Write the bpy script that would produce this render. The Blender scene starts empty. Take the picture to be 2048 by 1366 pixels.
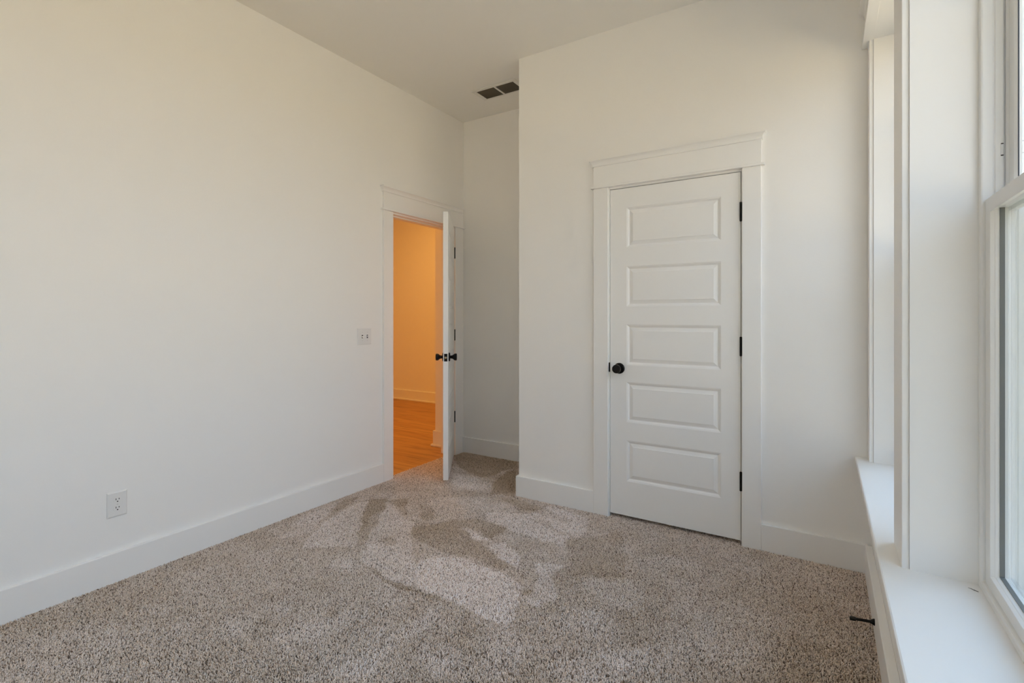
import bpy, bmesh, math, random
import numpy as np
from mathutils import Vector, Matrix

R = math.radians
scene = bpy.context.scene
COL = scene.collection
random.seed(7)

# ------------------------------------------------------------------ camera
cam_data = bpy.data.cameras.new('camera')
cam = bpy.data.objects.new('camera', cam_data)
COL.objects.link(cam)
cam.location = (0.0, 0.0, 1.246)
cam.rotation_euler = (R(90), 0, R(32.016))
cam_data.sensor_width = 36.0
cam_data.lens = 36.0 * 1000.7 / 2048.0
cam_data.shift_y = -(683 - 633.9) / 2048.0
cam_data.clip_start = 0.02
scene.camera = cam

# ------------------------------------------------------------------ exposure, sky, sun
scene.view_settings.view_transform = 'Standard'
scene.view_settings.look = 'None'
scene.view_settings.gamma = 1.0
scene.view_settings.use_curve_mapping = False
scene.view_settings.exposure = 1.18
scene.cycles.max_bounces = 14
scene.cycles.diffuse_bounces = 10
scene.cycles.transparent_max_bounces = 16
scene.cycles.sample_clamp_indirect = 8.0

world = bpy.data.worlds.new('sky')
scene.world = world
world.use_nodes = True
wn = world.node_tree
wn.nodes.clear()
w_out = wn.nodes.new('ShaderNodeOutputWorld')
w_bg = wn.nodes.new('ShaderNodeBackground')
w_tc = wn.nodes.new('ShaderNodeTexCoord')
w_sep = wn.nodes.new('ShaderNodeSeparateXYZ')
w_rmp = wn.nodes.new('ShaderNodeValToRGB')
w_rmp.color_ramp.elements[0].position = 0.0
w_rmp.color_ramp.elements[0].color = (0.97, 0.93, 1.0, 1)
w_rmp.color_ramp.elements[1].position = 0.7
w_rmp.color_ramp.elements[1].color = (0.485, 0.675, 1.03, 1)
e = w_rmp.color_ramp.elements.new(0.25)
e.color = (0.83, 0.865, 1.02, 1)
wn.links.new(w_tc.outputs['Generated'], w_sep.inputs[0])
wn.links.new(w_sep.outputs['Z'], w_rmp.inputs['Fac'])
# a brighter glow in the sky across the lawn, added to light the left wall
SKY_GLOW_DIR = Vector((0.82, 0.42, 0.40)).normalized()
w_dot = wn.nodes.new('ShaderNodeVectorMath')
w_dot.operation = 'DOT_PRODUCT'
w_dot.inputs[1].default_value = SKY_GLOW_DIR
w_map = wn.nodes.new('ShaderNodeMapRange')
w_map.inputs['From Min'].default_value = -0.25
w_map.inputs['From Max'].default_value = 1.0
w_pow = wn.nodes.new('ShaderNodeMath')
w_pow.operation = 'POWER'
w_pow.inputs[1].default_value = 1.6
w_mul = wn.nodes.new('ShaderNodeMath')
w_mul.operation = 'MULTIPLY_ADD'
w_mul.inputs[1].default_value = 1.6
w_mul.inputs[2].default_value = 0.74
wn.links.new(w_tc.outputs['Generated'], w_dot.inputs[0])
wn.links.new(w_dot.outputs['Value'], w_map.inputs['Value'])
wn.links.new(w_map.outputs['Result'], w_pow.inputs[0])
wn.links.new(w_pow.outputs[0], w_mul.inputs[0])
wn.links.new(w_rmp.outputs['Color'], w_bg.inputs['Color'])
w_zen = wn.nodes.new('ShaderNodeMath')
w_zen.operation = 'MULTIPLY_ADD'
w_zen.use_clamp = False
w_zen.inputs[1].default_value = 0.35
w_clz = wn.nodes.new('ShaderNodeClamp')
wn.links.new(w_sep.outputs['Z'], w_clz.inputs['Value'])
wn.links.new(w_clz.outputs[0], w_zen.inputs[0])
wn.links.new(w_mul.outputs[0], w_zen.inputs[2])
wn.links.new(w_zen.outputs[0], w_bg.inputs['Strength'])
wn.links.new(w_bg.outputs[0], w_out.inputs['Surface'])

def add_light(name, kind, loc, rot, energy, color, **kw):
    d = bpy.data.lights.new(name, kind)
    d.energy = energy
    d.color = color
    for k, v in kw.items():
        setattr(d, k, v)
    o = bpy.data.objects.new(name, d)
    COL.objects.link(o)
    o.location = loc
    o.rotation_euler = rot
    return o

# the sun stands high behind the house, so it lights the lawn and not the windows
SUN_DIR = Vector((-0.60, 0.45, 0.66)).normalized()
sun = add_light('sun', 'SUN', (0, 0, 12), (0, 0, 0), 35.0, (1.0, 0.82, 0.615), angle=R(0.6))
sun.rotation_euler = (-SUN_DIR).to_track_quat('-Z', 'Y').to_euler()

# the hall lamp, a warm ceiling light out of view behind the left wall
add_light('hall_lamp', 'AREA', (-4.3, 4.2, 2.99), (0, 0, 0), 9.6, (1.0, 0.51, 0.125),
          shape='DISK', size=0.35)

add_light('hall_lamp', 'AREA', (-4.5, 2.5, 2.99), (0, 0, 0), 7.4, (1.0, 0.45, 0.08),  # second lamp, added to turn the near hall corner orange
          shape='DISK', size=0.35)

# the window openings along the right wall; the third is added for light
WINS = [(0.732, 1.722), (1.910, 2.900), (-0.446, 0.544)]
Z0, Z1 = 0.56, 2.555

# ------------------------------------------------------------------ mesh helpers
class MB:
    def __init__(s):
        s.v, s.f, s.sm = [], [], []

    def add(s, vs, fs, smooth=False):
        n = len(s.v)
        s.v += [tuple(p) for p in vs]
        s.f += [tuple(i + n for i in f) for f in fs]
        s.sm += [smooth] * len(fs)
        return s

    def box(s, x0, x1, y0, y1, z0, z1):
        x0, x1 = min(x0, x1), max(x0, x1)
        y0, y1 = min(y0, y1), max(y0, y1)
        z0, z1 = min(z0, z1), max(z0, z1)
        vs = [(x0, y0, z0), (x1, y0, z0), (x1, y1, z0), (x0, y1, z0),
              (x0, y0, z1), (x1, y0, z1), (x1, y1, z1), (x0, y1, z1)]
        return s.add(vs, [(0, 3, 2, 1), (4, 5, 6, 7), (0, 1, 5, 4), (1, 2, 6, 5), (2, 3, 7, 6), (3, 0, 4, 7)])

    def sweep(s, prof, frames, closed=False, caps=True):
        """prof: (u,v) points; frames: list of (origin, uvec, vvec)."""
        n = len(prof)
        vs, fs = [], []
        for (o, u, w) in frames:
            o, u, w = Vector(o), Vector(u), Vector(w)
            vs += [o + u * a + w * b for a, b in prof]
        m = len(frames)
        for k in range(m if closed else m - 1):
            k2 = (k + 1) % m
            for i in range(n):
                j = (i + 1) % n
                fs.append((k * n + i, k * n + j, k2 * n + j, k2 * n + i))
        if caps and not closed:
            fs.append(tuple(range(n - 1, -1, -1)))
            fs.append(tuple((m - 1) * n + i for i in range(n)))
        return s.add(vs, fs)

    def lathe(s, prof, origin, axis, seg=32, cap=True):
        """prof: (distance along axis, radius)."""
        ax = Vector(axis).normalized()
        t = Vector((0, 0, 1)) if abs(ax.z) < 0.9 else Vector((1, 0, 0))
        u = ax.cross(t).normalized()
        w = ax.cross(u)
        o = Vector(origin)
        vs, fs = [], []
        for (d, r) in prof:
            for k in range(seg):
                a = 2 * math.pi * k / seg
                vs.append(o + ax * d + (u * math.cos(a) + w * math.sin(a)) * r)
        for i in range(len(prof) - 1):
            for k in range(seg):
                k2 = (k + 1) % seg
                fs.append((i * seg + k, i * seg + k2, (i + 1) * seg + k2, (i + 1) * seg + k))
        s.add(vs, fs, True)
        if cap:
            n = len(s.v) - len(vs)
            s.f.append(tuple(n + k for k in range(seg - 1, -1, -1)))
            s.f.append(tuple(n + (len(prof) - 1) * seg + k for k in range(seg)))
            s.sm += [False, False]
        return s

    def cyl(s, p0, p1, r, seg=20):
        p0, p1 = Vector(p0), Vector(p1)
        return s.lathe([(0, r), ((p1 - p0).length, r)], p0, p1 - p0, seg)

    def build(s, name, mat, parent=None, bevel=0.0, bseg=2, recalc=True):
        me = bpy.data.meshes.new(name)
        me.from_pydata(s.v, [], s.f)
        me.polygons.foreach_set('use_smooth', s.sm)
        if recalc:
            bm = bmesh.new()
            bm.from_mesh(me)
            bmesh.ops.recalc_face_normals(bm, faces=bm.faces)
            bm.to_mesh(me)
            bm.free()
        if any(s.sm):
            me.set_sharp_from_angle(angle=R(40))
        me.materials.append(mat)
        me.update()
        o = bpy.data.objects.new(name, me)
        COL.objects.link(o)
        if parent is not None:
            o.parent = parent
        if bevel > 0:
            m = o.modifiers.new('bevel', 'BEVEL')
            m.width = bevel
            m.segments = bseg
            m.limit_method = 'ANGLE'
            m.angle_limit = R(40)
        return o

def tag(o, label, cat, group=None, kind=None):
    o['label'] = label
    o['category'] = cat
    if group:
        o['group'] = group
    if kind:
        o['kind'] = kind
    return o

def empty(name, loc, label, cat, rz=0.0, group=None, kind=None):
    o = bpy.data.objects.new(name, None)
    COL.objects.link(o)
    o.location = loc
    o.rotation_euler = (0, 0, rz)
    o.empty_display_size = 0.05
    return tag(o, label, cat, group, kind)

# ------------------------------------------------------------------ materials
def new_mat(name):
    m = bpy.data.materials.new(name)
    m.use_nodes = True
    nt = m.node_tree
    b = nt.nodes['Principled BSDF']
    return m, nt, b

def paint(name, col, rough, bump=0.0, scale=220.0, var=0.015, spec=0.5):
    m, nt, b = new_mat(name)
    N = nt.nodes.new
    tc = N('ShaderNodeTexCoord')
    n1 = N('ShaderNodeTexNoise')
    n1.inputs['Scale'].default_value = 3.0
    n1.inputs['Detail'].default_value = 3.0
    nt.links.new(tc.outputs['Object'], n1.inputs['Vector'])
    mix = N('ShaderNodeMix')
    mix.data_type = 'RGBA'
    mix.inputs[6].default_value = (*[c * (1 - var) for c in col], 1)
    mix.inputs[7].default_value = (*[min(1, c * (1 + var)) for c in col], 1)
    nt.links.new(n1.outputs['Fac'], mix.inputs[0])
    nt.links.new(mix.outputs[2], b.inputs['Base Color'])
    b.inputs['Roughness'].default_value = rough
    b.inputs['Specular IOR Level'].default_value = spec
    if bump > 0:
        n2 = N('ShaderNodeTexNoise')
        n2.inputs['Scale'].default_value = scale
        n2.inputs['Detail'].default_value = 4.0
        nt.links.new(tc.outputs['Object'], n2.inputs['Vector'])
        bp = N('ShaderNodeBump')
        bp.inputs['Strength'].default_value = bump
        bp.inputs['Distance'].default_value = 0.002
        nt.links.new(n2.outputs['Fac'], bp.inputs['Height'])
        nt.links.new(bp.outputs['Normal'], b.inputs['Normal'])
    return m

M_WALL = paint('wall_paint', (0.90, 0.885, 0.86), 0.75, 0.12, 160.0, 0.008, 0.3)
M_CEIL = paint('ceiling_paint', (0.89, 0.87, 0.83), 0.9, 0.15, 120.0, 0.008, 0.2)
M_TRIM = paint('trim_enamel', (0.89, 0.88, 0.86), 0.38, 0.04, 60.0, 0.006, 0.5)
M_VINYL = paint('window_vinyl', (0.84, 0.84, 0.83), 0.35, 0.0, 60.0, 0.004, 0.5)
M_PLATE = paint('switch_plastic', (0.82, 0.81, 0.79), 0.30, 0.0, 60.0, 0.004, 0.5)
M_DARK = paint('dark_void', (0.006, 0.006, 0.006), 0.8)
M_SLOT = paint('slot_black', (0.01, 0.01, 0.01), 0.6)
M_VENT = paint('vent_white', (0.78, 0.76, 0.72), 0.45)
M_VENTSLAT = paint('vent_slat_dark', (0.10, 0.085, 0.06), 0.7)
M_RUBBER = paint('gasket_rubber', (0.03, 0.035, 0.05), 0.6)
M_SPACER = paint('glazing_spacer', (0.16, 0.17, 0.165), 0.5)
M_BRICK = paint('siding', (0.70, 0.68, 0.64), 0.8, 0.1, 30.0)
M_BARK = paint('bark', (0.12, 0.09, 0.06), 0.9, 0.6, 25.0, 0.3)

def metal(name, col, rough, metallic):
    m = paint(name, col, rough, 0.03, 300.0, 0.1)
    m.node_tree.nodes['Principled BSDF'].inputs['Metallic'].default_value = metallic
    return m

M_BLACK = metal('oil_rubbed_bronze', (0.012, 0.010, 0.009), 0.38, 0.6)
M_BRASS = metal('latch_brass', (0.45, 0.38, 0.24), 0.3, 1.0)
M_STEEL = metal('screw_steel', (0.5, 0.5, 0.5), 0.35, 1.0)

def glass_mat():
    m = bpy.data.materials.new('window_glass')
    m.use_nodes = True
    nt = m.node_tree
    nt.nodes.clear()
    N = nt.nodes.new
    out = N('ShaderNodeOutputMaterial')
    tr = N('ShaderNodeBsdfTransparent')
    tr.inputs['Color'].default_value = (0.925, 0.965, 0.945, 1)
    gl = N('ShaderNodeBsdfGlossy')
    gl.inputs['Roughness'].default_value = 0.01
    gl.inputs['Color'].default_value = (0.95, 0.98, 0.97, 1)
    # Schlick reflectance of a thin pane, the same from either side
    geo = N('ShaderNodeNewGeometry')
    dot = N('ShaderNodeVectorMath')
    dot.operation = 'DOT_PRODUCT'
    nt.links.new(geo.outputs['Normal'], dot.inputs[0])
    nt.links.new(geo.outputs['Incoming'], dot.inputs[1])
    ab = N('ShaderNodeMath')
    ab.operation = 'ABSOLUTE'
    nt.links.new(dot.outputs['Value'], ab.inputs[0])
    om = N('ShaderNodeMath')
    om.operation = 'SUBTRACT'
    om.inputs[0].default_value = 1.0
    nt.links.new(ab.outputs[0], om.inputs[1])
    pw = N('ShaderNodeMath')
    pw.operation = 'POWER'
    pw.inputs[1].default_value = 5.0
    nt.links.new(om.outputs[0], pw.inputs[0])
    ma = N('ShaderNodeMath')
    ma.operation = 'MULTIPLY_ADD'
    ma.inputs[1].default_value = 0.92
    ma.inputs[2].default_value = 0.06
    nt.links.new(pw.outputs[0], ma.inputs[0])
    mx = N('ShaderNodeMixShader')
    nt.links.new(ma.outputs[0], mx.inputs[0])
    nt.links.new(tr.outputs[0], mx.inputs[1])
    nt.links.new(gl.outputs[0], mx.inputs[2])
    nt.links.new(mx.outputs[0], out.inputs['Surface'])
    return m
M_GLASS = glass_mat()

def screen_mat():
    m = bpy.data.materials.new('insect_mesh')
    m.use_nodes = True
    nt = m.node_tree
    nt.nodes.clear()
    N = nt.nodes.new
    out = N('ShaderNodeOutputMaterial')
    tr = N('ShaderNodeBsdfTransparent')
    df = N('ShaderNodeBsdfDiffuse')
    df.inputs['Color'].default_value = (0.30, 0.33, 0.31, 1)
    mx = N('ShaderNodeMixShader')
    mx.inputs[0].default_value = 0.38
    nt.links.new(tr.outputs[0], mx.inputs[1])
    nt.links.new(df.outputs[0], mx.inputs[2])
    nt.links.new(mx.outputs[0], out.inputs['Surface'])
    return m
M_SCREEN = screen_mat()

def wood_floor():
    m, nt, b = new_mat('hall_planks')
    N = nt.nodes.new
    L = nt.links.new
    tc = N('ShaderNodeTexCoord')
    br = N('ShaderNodeTexBrick')
    br.offset = 0.37
    br.inputs['Color1'].default_value = (0.42, 0.205, 0.055, 1)
    br.inputs['Color2'].default_value = (0.50, 0.265, 0.080, 1)
    br.inputs['Mortar'].default_value = (0.26, 0.12, 0.035, 1)
    br.inputs['Scale'].default_value = 1.0
    br.inputs['Mortar Size'].default_value = 0.0012
    br.inputs['Brick Width'].default_value = 1.5
    br.inputs['Row Height'].default_value = 0.15
    L(tc.outputs['Object'], br.inputs['Vector'])
    mp = N('ShaderNodeMapping')
    mp.inputs['Scale'].default_value = (1.3, 15.0, 1.0)
    L(tc.outputs['Object'], mp.inputs['Vector'])
    n = N('ShaderNodeTexNoise')
    n.inputs['Scale'].default_value = 1.6
    n.inputs['Detail'].default_value = 7.0
    n.inputs['Distortion'].default_value = 0.6
    L(mp.outputs[0], n.inputs['Vector'])
    rm = N('ShaderNodeValToRGB')
    rm.color_ramp.elements[0].position = 0.30
    rm.color_ramp.elements[0].color = (0.55, 0.47, 0.38, 1)
    rm.color_ramp.elements[1].position = 0.50
    rm.color_ramp.elements[1].color = (1.08, 1.06, 1.0, 1)
    L(n.outputs['Fac'], rm.inputs['Fac'])
    mx = N('ShaderNodeMix')
    mx.data_type = 'RGBA'
    mx.blend_type = 'MULTIPLY'
    mx.inputs[0].default_value = 0.85
    L(br.outputs['Color'], mx.inputs[6])
    L(rm.outputs['Color'], mx.inputs[7])
    L(mx.outputs[2], b.inputs['Base Color'])
    b.inputs['Roughness'].default_value = 0.42
    return m
M_WOOD = wood_floor()

def carpet_mat():
    m, nt, b = new_mat('carpet')
    N = nt.nodes.new
    L = nt.links.new
    tc = N('ShaderNodeTexCoord')
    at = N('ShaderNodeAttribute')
    at.attribute_name = 'pile_brush_shade'
    at2 = N('ShaderNodeAttribute')
    at2.attribute_name = 'tuft_tone'
    # heathered yarn: light oatmeal to brown
    rm = N('ShaderNodeValToRGB')
    cr = rm.color_ramp
    cr.elements[0].position = 0.0
    cr.elements[0].color = (0.25, 0.175, 0.12, 1)
    cr.elements[1].position = 1.0
    cr.elements[1].color = (0.95, 0.84, 0.73, 1)
    e = cr.elements.new(0.4)
    e.color = (0.85, 0.705, 0.57, 1)
    L(at2.outputs['Fac'], rm.inputs['Fac'])
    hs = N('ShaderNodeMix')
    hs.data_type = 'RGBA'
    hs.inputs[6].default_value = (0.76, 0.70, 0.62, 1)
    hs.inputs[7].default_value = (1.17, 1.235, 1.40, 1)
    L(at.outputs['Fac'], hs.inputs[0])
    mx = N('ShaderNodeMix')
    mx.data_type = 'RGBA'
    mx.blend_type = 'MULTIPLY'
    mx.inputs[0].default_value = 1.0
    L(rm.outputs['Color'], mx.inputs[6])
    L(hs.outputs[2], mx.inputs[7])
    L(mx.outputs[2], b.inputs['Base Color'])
    b.inputs['Roughness'].default_value = 0.95
    b.inputs['Specular IOR Level'].default_value = 0.1
    b.inputs['Sheen Weight'].default_value = 0.15
    b.inputs['Sheen Roughness'].default_value = 0.6
    return m
M_CARPET = carpet_mat()
M_BACKING = paint('carpet_backing', (0.20, 0.15, 0.11), 0.95, 0.5, 300.0, 0.2)

def lawn_mat():
    m, nt, b = new_mat('lawn')
    N = nt.nodes.new
    L = nt.links.new
    tc = N('ShaderNodeTexCoord')
    n = N('ShaderNodeTexNoise')
    n.inputs['Scale'].default_value = 1.3
    n.inputs['Detail'].default_value = 8.0
    L(tc.outputs['Object'], n.inputs['Vector'])
    rm = N('ShaderNodeValToRGB')
    rm.color_ramp.elements[0].position = 0.35
    rm.color_ramp.elements[0].color = (0.165, 0.145, 0.105, 1)
    rm.color_ramp.elements[1].position = 0.65
    rm.color_ramp.elements[1].color = (0.25, 0.215, 0.170, 1)
    L(n.outputs['Fac'], rm.inputs['Fac'])
    L(rm.outputs['Color'], b.inputs['Base Color'])
    b.inputs['Roughness'].default_value = 0.95
    return m
M_LAWN = lawn_mat()
M_LEAF = paint('leaves', (0.17, 0.25, 0.09), 0.6, 0.0, 40.0, 0.35)

# ------------------------------------------------------------------ room measures
XL = -2.844      # left wall face
XR = 0.195       # window wall face
YC = 2.991       # closet front wall face
YB = 3.700       # back wall of the entry alcove
YR = -0.80       # wall behind the camera
XA = -1.812      # closet side wall face towards the alcove
H = 3.048
BH, BT = 0.138, 0.0175
XH = -2.990      # hall side of the left wall
D1A, D1B = 2.798, 3.552     # bedroom door rough opening between jambs (along Y)
DTOP = 2.045

# ------------------------------------------------------------------ shell
mb = MB()
for (y0, y1, z0, z1) in [(YR - 0.15, D1A - 0.02, -0.02, H), (D1B + 0.02, YB + 0.15, -0.02, H),
                         (D1A - 0.02, D1B + 0.02, DTOP + 0.02, H)]:
    mb.box(XH, XL, y0, y1, z0, z1)
tag(mb.build('wall_left', M_WALL), 'long white painted wall with the open doorway to the hall', 'wall', kind='structure')

mb = MB().box(XL, XA + 0.12, YB, YB + 0.15, -0.02, H)
tag(mb.build('wall_back', M_WALL), 'shaded white wall at the back of the alcove behind the open door', 'wall', kind='structure')

CX0, CX1 = -1.146, -0.388   # closet door opening between jambs
mb = MB()
for (x0, x1, z0, z1) in [(XA, CX0 - 0.02, -0.02, H), (CX1 + 0.02, XR, -0.02, H), (CX0 - 0.02, CX1 + 0.02, DTOP + 0.02, H)]:
    mb.box(x0, x1, YC, YC + 0.12, z0, z1)
mb.box(XA, XA + 0.12, YC + 0.12, YB, -0.02, H)
mb.box(XA + 0.12, XR, YB, YB + 0.15, -0.02, H)
tag(mb.build('wall_front', M_WALL), 'white closet wall projecting into the room around the closed panel door', 'wall', kind='structure')

XO = 0.46        # outer face of the window wall
mb = MB()
ys = [YR]
for (a, b) in sorted(WINS):
    ys += [a - 0.02, b + 0.02]
ys += [YB + 0.15]
for i in range(0, len(ys), 2):
    mb.box(XR, XO, ys[i], ys[i + 1], -0.3, H)
for (a, b) in WINS:
    mb.box(XR, XO, a - 0.02, b + 0.02, -0.3, Z0 - 0.03)
    mb.box(XR, XO, a - 0.02, b + 0.02, Z1 + 0.02, H)
tag(mb.build('wall_right', M_WALL), 'white window wall at the right edge of the room', 'wall', kind='structure')

RW = (-1.90, -0.90)          # unseen window added in the wall behind the camera for fill light
mb = MB().box(XH, RW[0] - 0.02, YR - 0.265, YR, -0.02, H).box(RW[1] + 0.02, XO, YR - 0.265, YR, -0.02, H)
mb.box(RW[0] - 0.02, RW[1] + 0.02, YR - 0.265, YR, -0.02, Z0 - 0.03).box(RW[0] - 0.02, RW[1] + 0.02, YR - 0.265, YR, Z1 + 0.02, H)
tag(mb.build('wall_rear', M_WALL), 'plain white wall behind the camera', 'wall', kind='structure')

mb = MB().box(XH, XO, YR - 0.265, YB + 0.15, H, H + 0.02)
tag(mb.build('ceiling', M_CEIL), 'high flat off-white ceiling of the bedroom', 'ceiling', kind='structure')

# hall beyond the doorway
HY1 = 5.558      # far hall wall face
HX0 = -7.2
HY0 = 1.2
mb = MB().box(HX0, XH + 0.1, HY1, HY1 + 0.12, -0.02, H)
tag(mb.build('wall_hall_far', M_WALL), 'warm lamp-lit hall wall seen straight through the doorway', 'wall', kind='structure')
mb = MB().box(-3.205, XH, 3.722, HY1, -0.02, H)
tag(mb.build('wall_hall_corner', M_WALL), 'near hall wall corner just left of the open door edge', 'wall', kind='structure')
mb = MB().box(HX0 - 0.12, HX0, HY0 - 0.12, HY1 + 0.12, -0.02, H).box(HX0, XH, HY0 - 0.12, HY0, -0.02, H)
tag(mb.build('wall_hall_side', M_WALL), 'hall walls hidden behind the left bedroom wall', 'wall', kind='structure')
mb = MB().box(HX0, XH, HY0, HY1, H, H + 0.02)
tag(mb.build('ceiling_hall', M_CEIL), 'hall ceiling out of sight above the doorway', 'ceiling', kind='structure')
mb = MB().box(HX0 - 0.3, XO + 0.05, YR - 0.32, HY1 + 0.4, H + 0.03, H + 0.25)
tag(mb.build('roof', M_BRICK), 'roof slab over the house, out of sight above the ceiling', 'roof', kind='structure')
mb = MB().box(HX0, -2.885, HY0, HY1, -0.05, -0.004)
tag(mb.build('floor_hall', M_WOOD), 'orange-lit wooden plank floor of the hall beyond the doorway', 'floor', kind='structure')

# lawn
mb = MB().box(-40, 60, -50, 70, -0.62, -0.42)
tag(mb.build('ground', M_LAWN), 'sunny lawn outside the windows', 'lawn', kind='structure')

# ------------------------------------------------------------------ carpet
F_, A_, Y0_, HC = 1000.7, R(32.016), 633.9, 1.246

def px_floor(x, y):
    """point of the floor under a measured position, in metres"""
    s = (x - 1024) / F_
    t = HC / ((y - Y0_) / F_)
    return ((-math.sin(A_) + s * math.cos(A_)) * t, (math.cos(A_) + s * math.sin(A_)) * t)

def crop(pts):
    return [px_floor(500 + x / 2.7307, 930 + y / 2.7307) for x, y in pts]

def crop_wide(pts):
    return [px_floor(400 + x / 1.4933, 880 + y / 1.4933) for x, y in pts]

def crop_alcove(pts):
    return [px_floor(900 + x / 9.6, 900 + y / 9.6) for x, y in pts]

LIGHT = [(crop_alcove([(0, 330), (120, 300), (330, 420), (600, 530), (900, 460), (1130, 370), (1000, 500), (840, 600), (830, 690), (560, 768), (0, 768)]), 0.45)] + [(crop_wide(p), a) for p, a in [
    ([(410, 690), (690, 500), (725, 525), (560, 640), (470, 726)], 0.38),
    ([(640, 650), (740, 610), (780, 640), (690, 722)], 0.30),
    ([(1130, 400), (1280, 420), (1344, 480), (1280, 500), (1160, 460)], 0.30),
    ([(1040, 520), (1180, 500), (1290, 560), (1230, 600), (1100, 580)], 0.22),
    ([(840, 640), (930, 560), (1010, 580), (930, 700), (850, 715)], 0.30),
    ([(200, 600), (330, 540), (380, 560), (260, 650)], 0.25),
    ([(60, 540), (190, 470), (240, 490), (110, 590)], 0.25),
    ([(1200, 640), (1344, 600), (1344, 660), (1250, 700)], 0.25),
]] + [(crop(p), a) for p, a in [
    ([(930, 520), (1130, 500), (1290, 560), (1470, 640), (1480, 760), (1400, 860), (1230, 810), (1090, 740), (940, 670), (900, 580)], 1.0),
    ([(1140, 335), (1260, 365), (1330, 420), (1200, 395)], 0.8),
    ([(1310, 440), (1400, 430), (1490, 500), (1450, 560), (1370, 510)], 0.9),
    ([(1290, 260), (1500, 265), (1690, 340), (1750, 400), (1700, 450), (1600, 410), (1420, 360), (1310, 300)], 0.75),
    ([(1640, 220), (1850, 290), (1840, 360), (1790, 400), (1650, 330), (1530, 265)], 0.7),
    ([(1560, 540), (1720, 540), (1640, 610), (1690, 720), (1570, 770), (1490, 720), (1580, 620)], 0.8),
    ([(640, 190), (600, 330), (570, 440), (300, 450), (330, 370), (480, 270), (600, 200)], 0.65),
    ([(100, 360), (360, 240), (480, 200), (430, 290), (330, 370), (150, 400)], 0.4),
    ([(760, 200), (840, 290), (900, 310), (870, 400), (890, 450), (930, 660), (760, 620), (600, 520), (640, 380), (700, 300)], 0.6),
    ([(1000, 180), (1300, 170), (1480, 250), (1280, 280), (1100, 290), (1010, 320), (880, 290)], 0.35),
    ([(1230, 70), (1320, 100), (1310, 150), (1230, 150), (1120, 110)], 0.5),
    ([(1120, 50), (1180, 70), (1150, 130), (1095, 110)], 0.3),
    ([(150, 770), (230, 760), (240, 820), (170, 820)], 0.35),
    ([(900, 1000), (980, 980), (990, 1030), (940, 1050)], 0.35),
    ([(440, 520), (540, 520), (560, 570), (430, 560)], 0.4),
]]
DARK = [(crop_alcove(p), a) for p, a in [  # alcove patches: dark pile plus the alcove's shade painted into the colour
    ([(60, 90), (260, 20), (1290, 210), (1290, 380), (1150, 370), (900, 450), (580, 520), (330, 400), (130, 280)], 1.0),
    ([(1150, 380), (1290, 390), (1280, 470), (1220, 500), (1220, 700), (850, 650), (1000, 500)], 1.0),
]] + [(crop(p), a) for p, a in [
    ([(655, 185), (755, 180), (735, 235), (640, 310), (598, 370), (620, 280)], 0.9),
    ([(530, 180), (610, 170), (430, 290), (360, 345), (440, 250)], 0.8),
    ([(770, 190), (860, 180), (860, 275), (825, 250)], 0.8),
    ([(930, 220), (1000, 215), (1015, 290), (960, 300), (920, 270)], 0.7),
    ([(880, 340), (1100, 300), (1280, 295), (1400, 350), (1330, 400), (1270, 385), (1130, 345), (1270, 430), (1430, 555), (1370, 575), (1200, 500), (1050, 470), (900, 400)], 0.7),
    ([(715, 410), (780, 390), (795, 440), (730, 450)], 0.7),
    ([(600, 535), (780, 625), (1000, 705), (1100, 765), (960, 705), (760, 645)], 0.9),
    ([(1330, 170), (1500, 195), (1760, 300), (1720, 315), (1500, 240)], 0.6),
    ([(1400, 60), (1450, 60), (1445, 170), (1310, 155), (1330, 100)], 0.8),  # alcove shade painted in along with dark pile
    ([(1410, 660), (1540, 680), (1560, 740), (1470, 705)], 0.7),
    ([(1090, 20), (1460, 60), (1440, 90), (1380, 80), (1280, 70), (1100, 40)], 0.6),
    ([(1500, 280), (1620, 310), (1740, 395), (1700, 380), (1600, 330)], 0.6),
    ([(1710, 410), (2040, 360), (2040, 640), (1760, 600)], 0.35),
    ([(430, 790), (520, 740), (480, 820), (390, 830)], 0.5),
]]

rng = np.random.default_rng(11)

def smooth_noise(P, scale, seed):
    """value noise sampled at points P (n,2)"""
    g = np.random.default_rng(seed).random((64, 64))
    q = P / scale + 100.0
    i = np.floor(q).astype(int)
    fr = q - i
    fr = fr * fr * (3 - 2 * fr)
    a = g[i[:, 0] % 64, i[:, 1] % 64]
    b_ = g[(i[:, 0] + 1) % 64, i[:, 1] % 64]
    c = g[i[:, 0] % 64, (i[:, 1] + 1) % 64]
    d = g[(i[:, 0] + 1) % 64, (i[:, 1] + 1) % 64]
    return (a * (1 - fr[:, 0]) + b_ * fr[:, 0]) * (1 - fr[:, 1]) + (c * (1 - fr[:, 0]) + d * fr[:, 0]) * fr[:, 1]

def sdf_poly(P, poly):
    """signed distance (positive inside)"""
    poly = np.array(poly)
    n = len(poly)
    d = np.full(len(P), 1e9)
    inside = np.zeros(len(P), bool)
    for i in range(n):
        a, b_ = poly[i], poly[(i + 1) % n]
        ab = b_ - a
        t = np.clip(((P - a) @ ab) / (ab @ ab), 0, 1)
        d = np.minimum(d, np.linalg.norm(P - a - t[:, None] * ab, axis=1))
        cond = (a[1] > P[:, 1]) != (b_[1] > P[:, 1])
        xs = a[0] + (P[:, 1] - a[1]) / (ab[1] if abs(ab[1]) > 1e-9 else 1e-9) * ab[0]
        inside ^= cond & (P[:, 0] < xs)
    return np.where(inside, d, -d)

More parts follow.
